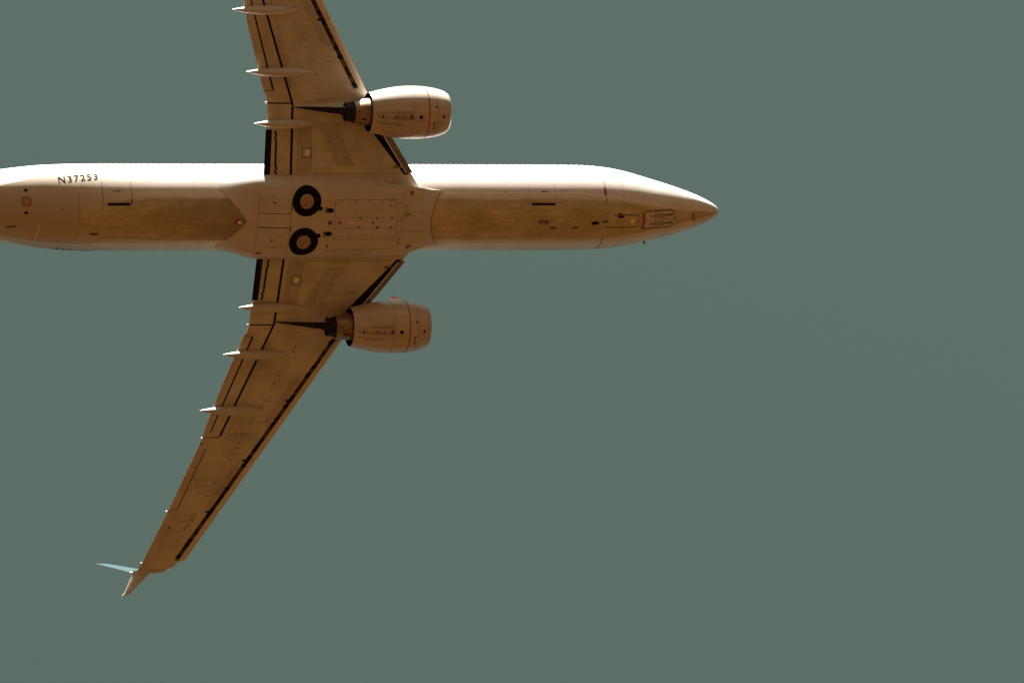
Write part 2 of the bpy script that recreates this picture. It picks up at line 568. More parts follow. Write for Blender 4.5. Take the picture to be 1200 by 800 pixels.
def make_wing(s):
    wb = MB()
    loft(wb, [wing_ring(y, s) for y in ys], 'wing')
    def P(X, y, o=.006):
        return Vector((X, s * y, wlow(X, y) - o))
    P2 = lambda X, y: P(X, y, .010)
    P3 = lambda X, y: P(X, y, .014)
    le = lambda y: interp(XLE, y)
    # dark gap behind the slats, with the track openings
    gap = [(le(y) - .43 - .02 * sin(y * 3), y) for y in [5.75 + i * .25 for i in range(44)]]
    gl = lambda y, o=0.0: (le(y) - .42 + o, y)
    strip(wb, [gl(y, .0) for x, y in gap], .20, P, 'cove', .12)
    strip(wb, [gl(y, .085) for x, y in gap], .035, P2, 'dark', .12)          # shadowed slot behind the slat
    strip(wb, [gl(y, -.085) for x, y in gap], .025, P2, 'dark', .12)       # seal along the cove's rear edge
    y = 5.8
    while y < 16.35:                            # ribs, seals and actuator rods in the slot
        y2 = min(16.4, y + random.uniform(.15, .6))
        strip(wb, [gl(q, random.uniform(-.05, .04)) for q in (y, (y + y2) / 2, y2)], random.uniform(.03, .09), P3, 'dark', .2)
        if random.random() < .6:
            disc(wb, gl(y2, -.05), random.uniform(.05, .085), P3, 'dark', 10)
        y = y2 + random.uniform(.12, .5)
    joints = [8.75, 11.65, 14.15]
    trk = [5.9, 7.1, 7.5, 8.55, 9.0, 9.85, 11.1, 11.45, 11.85, 13.0, 13.4, 14.0, 14.3, 15.5, 15.7, 16.3]
    for y in trk:
        x = le(y) - .44 - random.uniform(0, .05)
        area(wb, [(x + .13, y - .09), (x - .10, y - .04), (x - .10, y + .12), (x + .13, y + .11)], P2, 'dark', 2, 2)
    for y in joints:
        area(wb, [(le(y) - .36, y - .10), (le(y) - .66, y - .05), (le(y) - .66, y + .01), (le(y) - .36, y + .10)], P2, 'dark', 2, 2)
    # fuel tank covers: two staggered rows of faint ovals
    for i in range(17):
        y = 6.2 + i * .58
        ch = le(y) - interp(XTE, y)
        for fr in (.385,) if i % 2 else (.40,):
            x = le(y) - .43 - fr * (ch - .9)
            n = 20
            ring_ = [(x + .13 * cos(2 * pi * k / n) - .555 * .2 * sin(2 * pi * k / n) , y + .2 * sin(2 * pi * k / n)) for k in range(n + 1)]
            k0 = random.randint(0, 8)
            strip(wb, ring_[k0:k0 + random.randint(7, 12)], .018, P, 'seam', .3)
            if i % 3 != 1:
                disc(wb, (x - .12, y + .16), .028, P2, 'grime', 8)
                strip(wb, [(x + .05, y - .1), (x - .1, y - .02)], .03, P2, 'seam')
    for i in range(6):
        y = 2.6 + i * .36
        x = -17.75 - .10 * i
        n = 18
        k0 = random.randint(0, 8)
        x += random.uniform(-.08, .08)
        strip(wb, [(x + .11 * cos(2 * pi * k / n) - .05 * sin(2 * pi * k / n), y + .16 * sin(2 * pi * k / n)) for k in range(k0, k0 + random.randint(6, 10))], .018, P, 'seam', .3)
        disc(wb, (x - .06, y + .12), .022, P2, 'grime', 8)
    # spar and rib seams
    strip(wb, [(-19.98, 2.1), (-20.02, 4.4)], .02, P, 'seam')
    strip(wb, [(-19.33, 2.1), (-19.38, 3.3), (-19.75, 4.4)], .02, P, 'seam')
    strip(wb, [(-20.05, 5.3), (-21.95, 10.6)], .018, P, 'seam')
    strip(wb, [(-19.9, 5.1), (-19.2, 5.25), (-18.2, 5.3)], .018, P, 'seam')
    for y in (7.4, 9.9, 11.7, 14.15):
        strip(wb, [(le(y) - .55, y), (le(y) - .85, y + .02)], .02, P, 'seam')
    strip(wb, [(-15.3, 2.0), (-19.2, 2.0)], .025, P, 'seam')
    strip(wb, [(-18.9, 2.55), (-18.0, 2.45), (-17.5, 2.9)], .018, P, 'seam')
    for q in ([(-19.36, 2.05), (-19.42, 4.3), (-20.0, 4.3), (-19.95, 2.05)], [(-17.4, 2.3), (-18.3, 4.2), (-19.2, 4.2), (-18.2, 2.3)],
              [(le(7.6) - .62, 7.6), (le(9.8) - .62, 9.8), (le(9.8) - .95, 9.8), (le(7.6) - 1.0, 7.6)], [(le(11.9) - .6, 11.9), (le(14.0) - .6, 14.0), (le(14.0) - .85, 14.0), (le(11.9) - .9, 11.9)],
              [(-20.65, 5.7), (-21.4, 8.0), (-21.1, 8.0), (-20.3, 5.7)]):
        area(wb, q, lambda X, y: P(X, y, .003), 'wingpanel', 10, 4)
    for k in range(15):                         # fluid streaks running aft from fasteners and covers
        y = random.uniform(2.4, 15.8)
        if 4.3 < y < 5.5:
            continue
        x = le(y) - random.uniform(.7, .55 * (le(y) - interp(XTE, y)))
        l_ = random.uniform(.25, .9)
        strip(wb, [(x, y), (x - l_, y + .02)], random.uniform(.03, .08), lambda X, y: P(X, y, .0045), 'wingstain')
    # wing-body floodlight and its panel
    n = .33
    for q in ([(-19.78, 2.70), (-19.36, 2.70)], [(-19.36, 2.70), (-19.36, 3.12)], [(-19.36, 3.12), (-19.8, 3.12)], [(-19.8, 3.12), (-19.78, 2.70)]):
        strip(wb, q, .03, P, 'grime')
    for y in (3.4, 3.75):
        disc(wb, (-18.6 - .2 * (y - 3.4), y), .03, P2, 'grime', 8)
    disc(wb, (-24.05, 14.9), .06, P2, 'grime', 10)
    disc(wb, (-23.0, 10.8), .05, P2, 'grime', 10)
    disc(wb, (-22.95, 11.6), .05, P2, 'grime', 10)
    # hinge line and ends of the aileron
    strip(wb, [(-22.78, 11.05), (-23.76, 13.98)], .045, P, 'grime')
    strip(wb, [(-23.76, 13.98), (-24.19, 14.14)], .025, P, 'grime')
    strip(wb, [(-22.98, 11.92), (-23.4, 11.95)], .022, P, 'seam')
    # flap coves and aft flap strip (dark)
    strip(wb, [(-20.25, 1.9), (-20.30, 3.9), (-20.34, 5.07)], .105, P, 'dark')
    strip(wb, [(-20.34, 5.04), (-20.73, 6.18), (-21.63, 8.77), (-22.20, 10.44)], .10, P, 'dark')
    strip(wb, [(-20.34, 5.07), (-21.46, 5.07)], .055, P, 'dark')
    strip(wb, [(-22.19, 10.49), (-22.98, 10.52)], .03, P, 'dark')
    area(wb, [(-21.19, 1.9), (-21.20, 3.9), (-21.475, 3.9), (-21.475, 1.9)], P, 'dark', 6, 2)  # shade of the unlit aft flap, painted in as a dark strip
    # Krueger flap recess
    kr = [(-15.10, 1.95), (-17.02, 4.25), (-16.33, 4.25), (-14.86, 1.95)]
    area(wb, kr, P, 'dark', 14, 4)
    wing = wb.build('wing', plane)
    # slats: the metal nose strips
    ends = [5.86] + joints + [16.54]
    for a, b in zip(ends, ends[1:]):
        m = MB()
        rings = []
        n = 10
        for i in range(n + 1):
            y = lerp(a + .03, b - .03, i / n)
            ch = le(y) - interp(XTE, y)
            cs = [0, .006, .015, .03, .05, .30 / ch * .6, .30 / ch]
            outer, inner = [], []
            zz = zref(y)
            pts = [(c, zz + ch * lerp(interp(LO, c), interp(UP, c), tk(y)) + .012) for c in (.05, .03, .015, .006)]
            pts += [(-.001, zz + ch * .020)]
            pts += [(c, zz + ch * interp(LO, c) - .016) for c in cs[1:]]
            for c, z in pts:
                outer.append(Vector((le(y) - c * ch + .012, s * y, z)))
            for c, z in reversed(pts):
                inner.append(Vector((le(y) - c * ch - .03, s * y, z + .012 if c > .02 else z)))
            rings.append(outer + inner)
        loft(m, rings, 'slat')
        m.build('slat', wing)
    # flaps and tabs
    zf = lambda X, y: wlow(X, y)
    Y = lambda q: [(x, s * y) for x, y in q]
    for nm, q, key in (
        ('flap', [(-20.33, 1.95), (-20.38, 3.95), (-20.96, 3.95), (-20.92, 1.95)], 'wing'),
        ('flap', [(-21.03, 1.95), (-21.05, 3.95), (-21.19, 3.95), (-21.18, 1.95)], 'wing'),
        ('flap', [(-20.38, 3.99), (-20.42, 5.03), (-21.445, 5.03), (-21.452, 3.99)], 'wing'),
        ('flap', [(-20.45, 5.12), (-22.27, 10.47), (-22.62, 10.23), (-21.19, 5.66)], 'wing'),
        ('flap_tab', [(-21.29, 5.66), (-22.68, 10.22), (-22.95, 10.44), (-21.60, 5.66)], 'wing')):
        m = MB()
        slab(m, Y(q), zf, .022, .018, key, 20, 3)
        if nm == 'flap' and q[0][1] == 1.95 and q[0][0] > -20.5:
            # gap towards the aft segment with its two jogged ends
            Pg = lambda X, y: Vector((X, s * y, wlow(X, y) - .027))
        m.build(nm, wing)
    m = MB()
    strip(m, [(-20.90, 1.95), (-20.97, 2.12), (-20.90, 2.2), (-20.97, 2.35), (-20.99, 3.45), (-21.07, 3.55), (-21.0, 3.66), (-21.07, 3.85)], .075,
          lambda X, y: Vector((X, s * y, wlow(X, y) - .030)), 'dark', .1)
    m.build('flap_gap_seal', wing)
    m = MB()
    strip(m, [(-21.24, 5.64), (-22.65, 10.23)], .075, lambda X, y: Vector((X, s * y, wlow(X, y) - .008)), 'dark')
    strip(m, [(-21.24, 5.64), (-21.62, 5.60)], .03, lambda X, y: Vector((X, s * y, wlow(X, y) - .010)), 'grime')
    m.build('flap_gap_seal', wing)
    # aileron panel
    m = MB()
    slab(m, Y([(-22.62, 10.56), (-23.80, 13.96), (-24.12, 14.06), (-22.95, 10.58)]), zf, .008, .005, 'wing', 14, 3)
    # Krueger flap
    m = MB()
    slab(m, Y([(-15.02, 2.04), (-16.49, 4.22), (-16.13, 4.17), (-14.70, 2.04)]), zf, .10, .06, 'krueger', 14, 2)
    for y in (2.25,):
        x = lerp(-15.0, -16.4, (y - 2.02) / 2.2)
        slab(m, Y([(x, y), (x - .5, y + .03), (x - .5, y + .10), (x, y + .08)]), zf, .05, .04, 'krueger', 2, 1)
    slab(m, Y([(-15.06, 2.05), (-16.54, 4.22), (-16.49, 4.22), (-15.02, 2.05)]), zf, .12, .03, 'white', 14, 1)
    m.build('krueger_flap', wing)
    # lamp
    m = MB()
    slab(m, Y([(-19.46, 2.80), (-19.46, 3.03), (-19.67, 3.03), (-19.67, 2.80)]), zf, .03, .024, 'lens', 3, 3)
    m.build('wing_lamp', wing)
    # flap track fairings (canoes)
    for xf, xr, y in ((-19.18, -22.05, 4.20), (-19.52, -22.52, 6.46), (-20.28, -23.28, 9.16)):
        m = MB()
        rings = []
        n = 30
        for i in range(n + 1):
            q = i / n
            X = lerp(xf, xr, q)
            wv = .205 * (1 - abs((.42 - q) / .42) ** 2.0) ** .72 if q < .42 else interp([(.42, .205), (.6, .20), (.78, .155), (.93, .06), (1, .012)], q)
            if q == 0:
                wv = .004
            zw_ = wlow(max(X, interp(XTE, y)), y)
            zc = zw_ + interp([(0, .02), (.25, -.04), (.5, -.13), (.75, -.15), (1, -.10)], q)
            hb = wv * 1.35
            rings.append([Vector((X, s * y + wv * math.copysign(abs(cos(a)) ** .85, cos(a)), zc + (hb if sin(a) < 0 else hb * .7) * sin(a))) for a in [2 * pi * k / 24 for k in range(24)]])
        loft(m, rings, 'canoe')
        m.build('flap_track_fairing', wing)
    # winglet: blended upper blade and the lower blade
    def blade(name, st, key, keyfn=None):
        m = MB()
        rings = []
        dense = []
        for a, b in zip(st, st[1:]):
            for i in range(5):
                dense.append([lerp(u, v, i / 5) for u, v in zip(a, b)])
        dense.append(list(st[-1]))
        for (x0, x1, y, z, th, ny, nz) in dense:
            ring_ = []
            n = 16
            for k in range(n):
                a = 2 * pi * k / n
                c = .5 - .5 * cos(a)
                tt = th * (4 * c * (1 - c)) ** .5 * (1.15 - .6 * c) * (1 if sin(a) > 0 else -1) * .5
                ring_.append(Vector((lerp(x0, x1, c), s * (y + tt * ny), z + tt * nz)))
            rings.append(ring_)
        loft(m, rings, key, keyfn=keyfn)
        m.build(name, wing)
    zt = zref(17.0)
    blade('winglet', [(-23.80, -25.29, 17.00, zt + .045, .16, 0.1, 1), (-24.05, -25.38, 17.13, zt + .10, .13, -.5, .85), (-24.3, -25.5, 17.20, zt + .30, .10, -.9, .4),
                      (-24.62, -25.66, 17.24, zt + .60, .08, -1, .2), (-25.4, -26.1, 17.40, zt + 1.55, .055, -1, .2), (-26.02, -26.50, 17.54, zt + 2.35, .035, -1, .2),
                      (-26.22, -26.58, 17.56, zt + 2.45, .015, -1, .2)],
          'blue', keyfn=lambda i, j: 'wing' if i < 11 else 'blue')
    blade('winglet_lower_blade', [(-24.62, -25.47, 17.02, zt + .03, .10, .75, .66), (-24.80, -25.54, 17.18, zt - .09, .09, .75, .66), (-25.74, -26.02, 17.83, zt - .72, .035, .75, .66),
                                  (-25.95, -26.14, 17.89, zt - .78, .015, .75, .66)], 'wing')
    # pale beads added as glints of sunlit gaps along the trailing edge
    for x, y in ((-21.50, 5.08), (-22.99, 10.56), (-24.22, 14.14), (-25.10, 16.66)):
        m = MB()
        c = Vector((x - .02, s * y, wlow(x, y) + .01))
        r_ = .055
        loft(m, [[c + Vector((r_ * cos(a) * cos(b), r_ * sin(a) * cos(b), r_ * sin(b))) for a in [2 * pi * k / 10 for k in range(10)]] for b in (-1.5, -.9, -.3, .3, .9, 1.5)], 'lens')  # added glint bead in the pale lens colour, not a lamp
        m.build('sunlit_gap_bead', wing)
    return wing

wing_port = make_wing(1)
wing_star = make_wing(-1)

# ---- engines
AY, AZ, LIPX = 4.92, -1.86, -13.53
NR = [(0, .78), (.02, .82), (.06, .86), (.15, .92), (.3, .98), (.55, 1.05), (.9, 1.11), (1.35, 1.15), (1.8, 1.155), (2.2, 1.13), (2.65, 1.065), (3.1, .975), (3.59, .855)]
def nac(d, th, s, off=0.0):
    r = cubic(NR, d) + off
    t_ = rad(th)
    f = 1.0 - .07 * max(0, cos(t_)) ** 2
    return Vector((LIPX - d, s * AY - r * sin(t_), AZ - r * cos(t_) * f))
def make_engine(s):
    m = MB()
    ds = [.16 + (3.59 - .16) * i / 44 for i in range(45)]
    th = [360 * k / 72 for k in range(72)]
    m.grid([[nac(d, a, s) for a in th] for d in ds], 'nacelle', close_u=True)
    # inner duct at the back
    back = [nac(3.59, a, s) for a in th]
    inn = [nac(3.59, a, s, -.025) for a in th]
    deep = [Vector((LIPX - 2.9, s * AY + (p.y - s * AY) * .98, AZ + (p.z - AZ) * .98)) for p in inn]
    m.grid([back, inn, deep], 'dark', close_u=True)
    m.add(deep, [tuple(range(72))], 'dark', False)
    N_ = lambda d, a: nac(d, a, s, .007)
    # ribbons are laid in (distance, arc length) so that both directions are metres
    pa = lambda d, arc: nac(d, math.degrees(arc / 1.12), s, .007)
    pa2 = lambda d, arc: nac(d, math.degrees(arc / 1.12), s, .012)
    def ringline(d, wd, key, a0=-180, a1=180):
        n = 80
        strip(m, [(d, rad(lerp(a0, a1, i / n)) * 1.12) for i in range(n + 1)], wd, pa, key, .3)
    ringline(1.10, .05, 'red')
    ringline(1.80, .02, 'seam')
    ringline(.70, .015, 'seam', -70, 70)
    strip(m, [(1.12, .02), (3.55, .02)], .012, pa, 'seam')
    for a in (-.62, .55):
        strip(m, [(.72, a), (1.08, a)], .012, pa, 'seam')
    strip(m, [(1.85, .30), (3.55, .26)], .02, pa, 'seam')
    q0 = rad(5) * 1.12
    disc(m, (1.49, q0), .085, pa2, 'dark', 14)
    disc(m, (.42, q0), .07, pa2, 'dark', 14, rx=.06)
    area(m, [(1.85, q0 - .10), (1.98, q0 - .10), (1.98, q0 + .10), (1.85, q0 + .10)], pa2, 'grime', 2, 2)
    for d in (2.26, 2.47, 2.60):
        area(m, [(d, q0 - .07), (d + .05, q0 - .07), (d + .05, q0 + .07), (d, q0 + .07)], pa2, 'grime', 2, 2)
    area(m, [(3.12, q0 - .10), (3.21, q0 - .10), (3.21, q0 + .08), (3.12, q0 + .08)], pa2, 'grime', 2, 2)
    disc(m, (3.35, q0), .035, pa2, 'grime', 10)
    disc(m, (.78, rad(28) * 1.12), .055, pa2, 'grime', 10)
    disc(m, (.82, -rad(24) * 1.12), .05, pa2, 'grime', 10)
    strip(m, [(.85, -rad(10) * 1.12), (.85, -rad(23) * 1.12)], .035, pa2, 'grime')
    area(m, [(.75, -rad(9) * 1.12), (.91, -rad(9) * 1.12), (.91, -rad(7) * 1.12), (.75, -rad(7) * 1.12)], pa2, 'grime', 2, 1)
    for d, a, l_, w_ in ((2.0, 2, 1.4, .22), (2.3, -14, 1.1, .16), (1.9, 16, .9, .12), (1.2, -4, .5, .10)):
        area(m, [(d, rad(a) * 1.12 - w_ / 2), (d + l_, rad(a) * 1.05 - w_ / 4), (d + l_, rad(a) * 1.05 + w_ / 4), (d, rad(a) * 1.12 + w_ / 2)], lambda d_, arc: nac(d_, math.degrees(arc / 1.12), s, .004), 'nacstain', 10, 3)
    for d, a in ((1.5, -28), (1.6, -30), (1.2, -27), (1.1, -24), (1.1, 27), (2.2, -33), (2.9, 20), (3.1, -18)):
        disc(m, (d, rad(a) * 1.12), .025, pa2, 'seam', 8)
    eng = m.build('engine', plane)
    # polished inlet lip
    m = MB()
    prof = [(.9, .75), (.4, .74), (.12, .75), (.03, .765), (.0, .79), (.012, .812), (.05, .852), (.10, .892), (.155, .922)]
    rows = []
    for d, r in prof:
        rr_ = []
        for a in th:
            t_ = rad(a)
            f = 1.0 - .07 * max(0, cos(t_)) ** 2
            rr_.append(Vector((LIPX - d, s * AY - r * sin(t_), AZ - r * cos(t_) * f)))
        rows.append(rr_)
    m.grid(rows, 'lip', close_u=True, keyfn=lambda i, j: 'heat' if i < 1 else ('nacelle' if i > 5 else 'lip'))
    m.build('inlet_lip', eng)
    # fan with blades and spinner
    m = MB()
    nb = 24
    for k in range(nb):
        a = 2 * pi * k / nb
        vv = []
        for r, tw in ((.22, .15), (.75, .32)):
            for e in (-1, 1):
                vv.append(Vector((LIPX - .95 + e * .07, s * AY + r * cos(a + e * tw * .35), AZ + r * sin(a + e * tw * .35) * .96)))
        m.add(vv, [(0, 1, 3, 2)], 'fan', False)
    rings = [[Vector((LIPX - x, s * AY + r * cos(2 * pi * k / 24), AZ + r * sin(2 * pi * k / 24))) for k in range(24)] for x, r in ((.55, .004), (.65, .1), (.8, .19), (1.0, .25))]
    loft(m, rings, 'fan')
    m.add([Vector((LIPX - 1.12, s * AY + .77 * cos(2 * pi * k / 36), AZ + .75 * sin(2 * pi * k / 36))) for k in range(36)], [tuple(range(36))], 'dark', False)
    m.build('fan', eng)
    # core nozzle and plug
    m = MB()
    def ring_at(x, r, n=36):
        return [Vector((x, s * AY + r * cos(2 * pi * k / n), AZ + r * sin(2 * pi * k / n) + .02)) for k in range(n)]
    m.grid([ring_at(x, r) for x, r in ((-16.6, .62), (-17.1, .60), (-17.35, .575), (-17.5, .545), (-17.51, .53), (-17.78, .475), (-17.79, .462), (-18.05, .40), (-18.06, .415), (-18.16, .415), (-18.17, .39), (-18.17, .36), (-17.9, .36))],
           'titan', close_u=True, keyfn=lambda i, j: 'heat' if i >= 8 or i == 6 else 'titan')
    m.grid([ring_at(x, r) for x, r in ((-17.9, .36), (-17.9, .26), (-18.3, .15), (-18.52, .03))], 'heat', close_u=True)
    # small drains and struts round the tail pipe
    for a, r, x in ((200, .46, -17.45), (250, .43, -17.6), (290, .5, -17.4), (330, .42, -17.75)):
        c = Vector((x, s * AY + r * cos(rad(a)), AZ + r * sin(rad(a))))
        ring_ = lambda dx, q: [c + Vector((dx, q * cos(2 * pi * k / 8), q * sin(2 * pi * k / 8))) for k in range(8)]
        loft(m, [ring_(-.12, .01), ring_(-.08, .06), ring_(.1, .07), ring_(.16, .02)], 'heat')
    m.build('exhaust_nozzle', eng)
    # pylon: forward body hidden over the cowl, tail wedge under the wing
    m = MB()
    def sec(x, hw, zb, zt_, k=2.0):
        return [Vector((x, s * AY - hw, zb)), Vector((x, s * AY + hw, zb)), Vector((x, s * AY + hw * k, zt_)), Vector((x, s * AY - hw * k, zt_))]
    zt_ = wlow(-19, 4.92) + .05
    secs = [sec(-14.6, .05, -1.0, -.70, 1), sec(-15.2, .20, -1.1, -.52, 1), sec(-16.4, .22, -1.25, -.45, 1), sec(-17.1, .20, -1.60, -.7, 1.3), sec(-17.9, .17, -1.72, zt_, 1.5),
            sec(-18.6, .145, -1.60, zt_, 1.6), sec(-19.3, .10, -1.40, zt_, 1.7), sec(-20.0, .045, -1.20, zt_), sec(-20.38, .012, -1.11, zt_)]
    loft(m, secs, 'canoe', smooth=False, keyfn=lambda i, j: 'heat' if j == 0 and i >= 3 else 'canoe')
    m.build('pylon', eng)
    # chine on the inboard shoulder of the cowl
    m = MB()
    up = Vector((0, -s * .78, .62))
    b0 = lambda d: Vector((LIPX - d, s * AY, AZ)) + up * (cubic(NR, d) - .03)
    tipc = lambda d, h: b0(d) + up * h
    ch_ = [(.90, .05), (1.05, .18), (1.28, .30), (1.48, .33), (1.60, .30)]
    side = Vector((0, .62, .78 * s)) * .012
    A_ = [b0(d) for d, h in ch_]
    B_ = [tipc(d, h) for d, h in ch_]
    rings = [[a - side, b - side * .5, b + side * .5, a + side] for a, b in zip(A_, B_)]
    loft(m, rings, 'nacelle', smooth=False)
    m.build('chine', eng)
    return eng
make_engine(1)
make_engine(-1)

# ---- tail (beyond the picture's edge, but it belongs to the aircraft)
def surf(name, st, key, axis):
    m = MB()
    rings = []
    for x0, x1, p, q, th in st:
        ring_ = []
        for k in range(20):
            a = 2 * pi * k / 20
            c = .5 - .5 * cos(a)
            tt = th * (4 * c * (1 - c)) ** .5 * (1.2 - .8 * c) * (1 if sin(a) > 0 else -1) * .5
            X = lerp(x0, x1, c)
            ring_.append(Vector((X, p, q + tt)) if axis == 'h' else Vector((X, p + tt, q)))
        rings.append(ring_)
    loft(m, rings, key)
    return m.build(name, plane)
for s in (1, -1):
    surf('tailplane', [(-33.5, -37.3, s * .5, .72, .42), (-37.9, -39.5, s * 7.0, 1.5, .16), (-38.3, -39.5, s * 7.17, 1.52, .05)], 'wing', 'h')
surf('tail_fin', [(-28.0, -36.5, 0, 1.75, .2), (-31.0, -37.0, 0, 2.6, .5), (-32.4, -37.4, 0, 3.6, .5), (-36.8, -39.3, 0, 8.9, .22), (-37.2, -39.4, 0, 9.1, .08)], 'white', 'v')

# ------------------------------------------------------------------ belly fairing: seams, placards, small fittings
def pfair(o=.006):
    def f(X, Y):
        org = Vector((X, Y, -8))
        h = fair_bvh.ray_cast(org, Vector((0, 0, 1)))
        if h[0] is None:
            h = fus_bvh.ray_cast(org, Vector((0, 0, 1)))
        if h[0] is None:
            return Vector((X, Y, -1.5))
        return Vector((X, Y, h[0].z - o))
    return f
pf1, pf2, pf3 = pfair(.006), pfair(.012), pfair(.018)
for path, wd in (([(-21.75, -1.35), (-21.75, 1.25)], .022), ([(-20.30, -1.72), (-20.30, 1.66)], .026), ([(-21.75, -.38), (-20.32, -.38)], .03), ([(-21.75, .27), (-20.32, .27)], .045),
                 ([(-21.7, -1.0), (-20.35, -1.05)], .014), ([(-21.7, 1.15), (-20.35, 1.2)], .014),
                 ([(-19.72, -1.72), (-19.66, -1.45)], .03), ([(-19.16, -1.75), (-19.14, -1.25)], .022), ([(-19.7, 1.55), (-19.72, 1.8)], .022), ([(-19.2, 1.5), (-19.2, 1.8)], .02),
                 ([(-18.57, -1.78), (-18.57, -.75)], .018), ([(-18.57, .75), (-18.57, 1.7)], .018), ([(-18.3, -1.02), (-15.5, -1.02)], .02), ([(-18.3, .80), (-15.4, .80)], .016),
                 ([(-18.3, -.21), (-15.5, -.21)], .015), ([(-18.3, .255), (-15.5, .255)], .015), ([(-18.33, -1.0), (-18.28, .8)], .018), ([(-15.48, -1.02), (-15.44, .8)], .02),
                 ([(-15.3, -1.5), (-15.15, -1.05)], .035), ([(-15.2, -1.45), (-15.2, -.7)], .014), ([(-15.3, .95), (-15.05, 1.3)], .03), ([(-14.9, 1.3), (-14.6, 1.15)], .03),
                 ([(-18.6, 1.35), (-15.6, 1.25)], .016), ([(-16.6, -1.62), (-15.5, -1.55)], .016), ([(-20.28, -.9), (-20.28, -.5)], .05), ([(-20.27, .2), (-20.27, .42)], .06),
                 ([(-15.4, .45), (-14.0, .45)], .014), ([(-15.4, -.42), (-14.0, -.42)], .012), ([(-17.4, -1.0), (-17.4, -.22)], .010), ([(-16.5, .26), (-16.5, .8)], .010)):
    strip(fa, path, wd, pf1, 'seam' if wd < .03 else 'grime')
for X, Y, r in ((-21.07, -.86, .055), (-21.08, .85, .06), (-18.53, 1.14, .06), (-17.15, -.19, .05), (-16.38, -.19, .05), (-15.71, -.19, .05), (-17.16, .24, .05), (-16.34, .24, .06),
                (-15.72, .24, .045), (-16.55, .03, .055), (-18.06, -.93, .03), (-17.44, -.93, .03), (-16.78, -.93, .03), (-16.2, -.93, .03), (-18.0, .62, .03), (-17.6, .66, .035),
                (-17.0, .62, .03), (-15.8, .6, .03), (-21.4, -.7, .025), (-21.2, -1.15, .025), (-20.9, -.75, .02), (-20.7, .65, .025), (-16.1, -.55, .02), (-17.9, .42, .025)):
    disc(fa, (X, Y), r, pf2, 'grime', 10)
def small_ring(X, Y, rx, ry, wd=.022, key='grime'):
    n = 18
    strip(fa, [(X + rx * cos(2 * pi * k / n), Y + ry * sin(2 * pi * k / n)) for k in range(n + 1)], wd, pf1, key, .3)
for q in ((-15.72, -.85, .12, .16), (-15.08, -.60, .09, .15), (-15.15, -.18, .14, .1), (-15.29, .90, .07, .13)):
    small_ring(*q)
disc(fa, (-15.08, -.60), .045, pf2, 'lens', 10)
disc(fa, (-15.29, .92), .04, pf2, 'lens', 10)
area(fa, [(-15.1, -.35), (-14.8, -.35), (-14.8, -.30), (-15.1, -.30)], pf2, 'grime', 3, 1)
area(fa, [(-18.58, -.05), (-18.42, -.05), (-18.42, .11), (-18.58, .11)], pf2, 'red', 2, 2)
area(fa, [(-18.58, -.05), (-18.42, -.05), (-18.42, .11), (-18.58, .11)], pf3, 'grime', 2, 2)
disc(fa, (-18.07, .03), .07, pf2, 'red', 10)
disc(fa, (-17.5, .03), .045, pf2, 'lens', 12, rx=.16)
area(fa, [(-14.90, -1.36), (-14.75, -1.36), (-14.72, -1.16), (-14.87, -1.16)], pf2, 'red', 2, 2)
area(fa, [(-14.90, 1.12), (-14.68, 1.10), (-14.70, 1.22), (-14.88, 1.25)], pf2, 'red', 2, 2)
area(fa, [(-21.72, 1.44), (-21.45, 1.44), (-21.45, 1.54), (-21.68, 1.56)], pf2, 'red', 2, 2)
# edge of the fairing against the belly
n = 60
edge = [fair_r(fair_fwd(lerp(-41.5, 41.5, i / n)) - .01, lerp(-41.5, 41.5, i / n)) for i in range(n + 1)]
fa.grid([[Vector((p.x + .030, p.y * 1.004, p.z * 1.004)), Vector((p.x - .016, p.y * 1.006, p.z * 1.006))] for p in edge], 'seam', smooth=False)
fair_obj = fa.build('belly_fairing', plane)

# ------------------------------------------------------------------ retracted main wheels, flush in the belly
for sy in (-1, 1):
    cx, cy = -19.62, .93 * sy
    m = MB()
    n = 40
    rows = []
    for r, o in ((.655, .004), (.64, .006), (.615, .03), (.56, .055), (.48, .06), (.40, .045), (.335, .02), (.30, .012)):
        rows.append([pfair(o)(cx + r * cos(2 * pi * k / n), cy + r * 1.03 * sin(2 * pi * k / n)) for k in range(n)])
    m.grid(rows, 'black', close_u=True)
    wheel = m.build('main_wheel', plane)
    m = MB()
    rows = []
    for r, o in ((.315, .014), (.30, .03), (.27, .035), (.2, .028), (.12, .03), (.02, .035)):
        rows.append([pfair(o)(cx + r * cos(2 * pi * k / n), cy + r * 1.03 * sin(2 * pi * k / n)) for k in range(n)])
    m.grid(rows, 'hub', close_u=True)
    m.add(rows[-1], [tuple(range(n))], 'hub', False)
    disc(m, (cx - .06, cy + .13), .035, pfair(.045), 'grime', 10)
    strip(m, [(cx + .215 * cos(2 * pi * k / 24), cy + .22 * sin(2 * pi * k / 24)) for k in range(25)], .022, pfair(.040), 'seam', .3)
    disc(m, (cx, cy), .07, pfair(.042), 'seam', 14)
    for k in range(8):
        disc(m, (cx + .15 * cos(pi * k / 4), cy + .15 * sin(pi * k / 4)), .016, pfair(.044), 'grime', 8)
    m.build('hub_cap', wheel)
    # brake and door linkage in front of the wheel
    m = MB()
    P_ = pfair(.02)
    disc(m, (-18.54, .535 * sy), .105, P_, 'black', 16, rx=.17)
    disc(m, (-18.72, .56 * sy), .13, pfair(.014), 'grime', 12, rx=.07)
    disc(m, (-19.0, .62 * sy), .10, pfair(.025), 'black', 12, rx=.12)
    strip(m, [(-18.95, .60 * sy), (-18.7, .56 * sy)], .03, P_, 'lens')
    m.build('gear_linkage', plane)

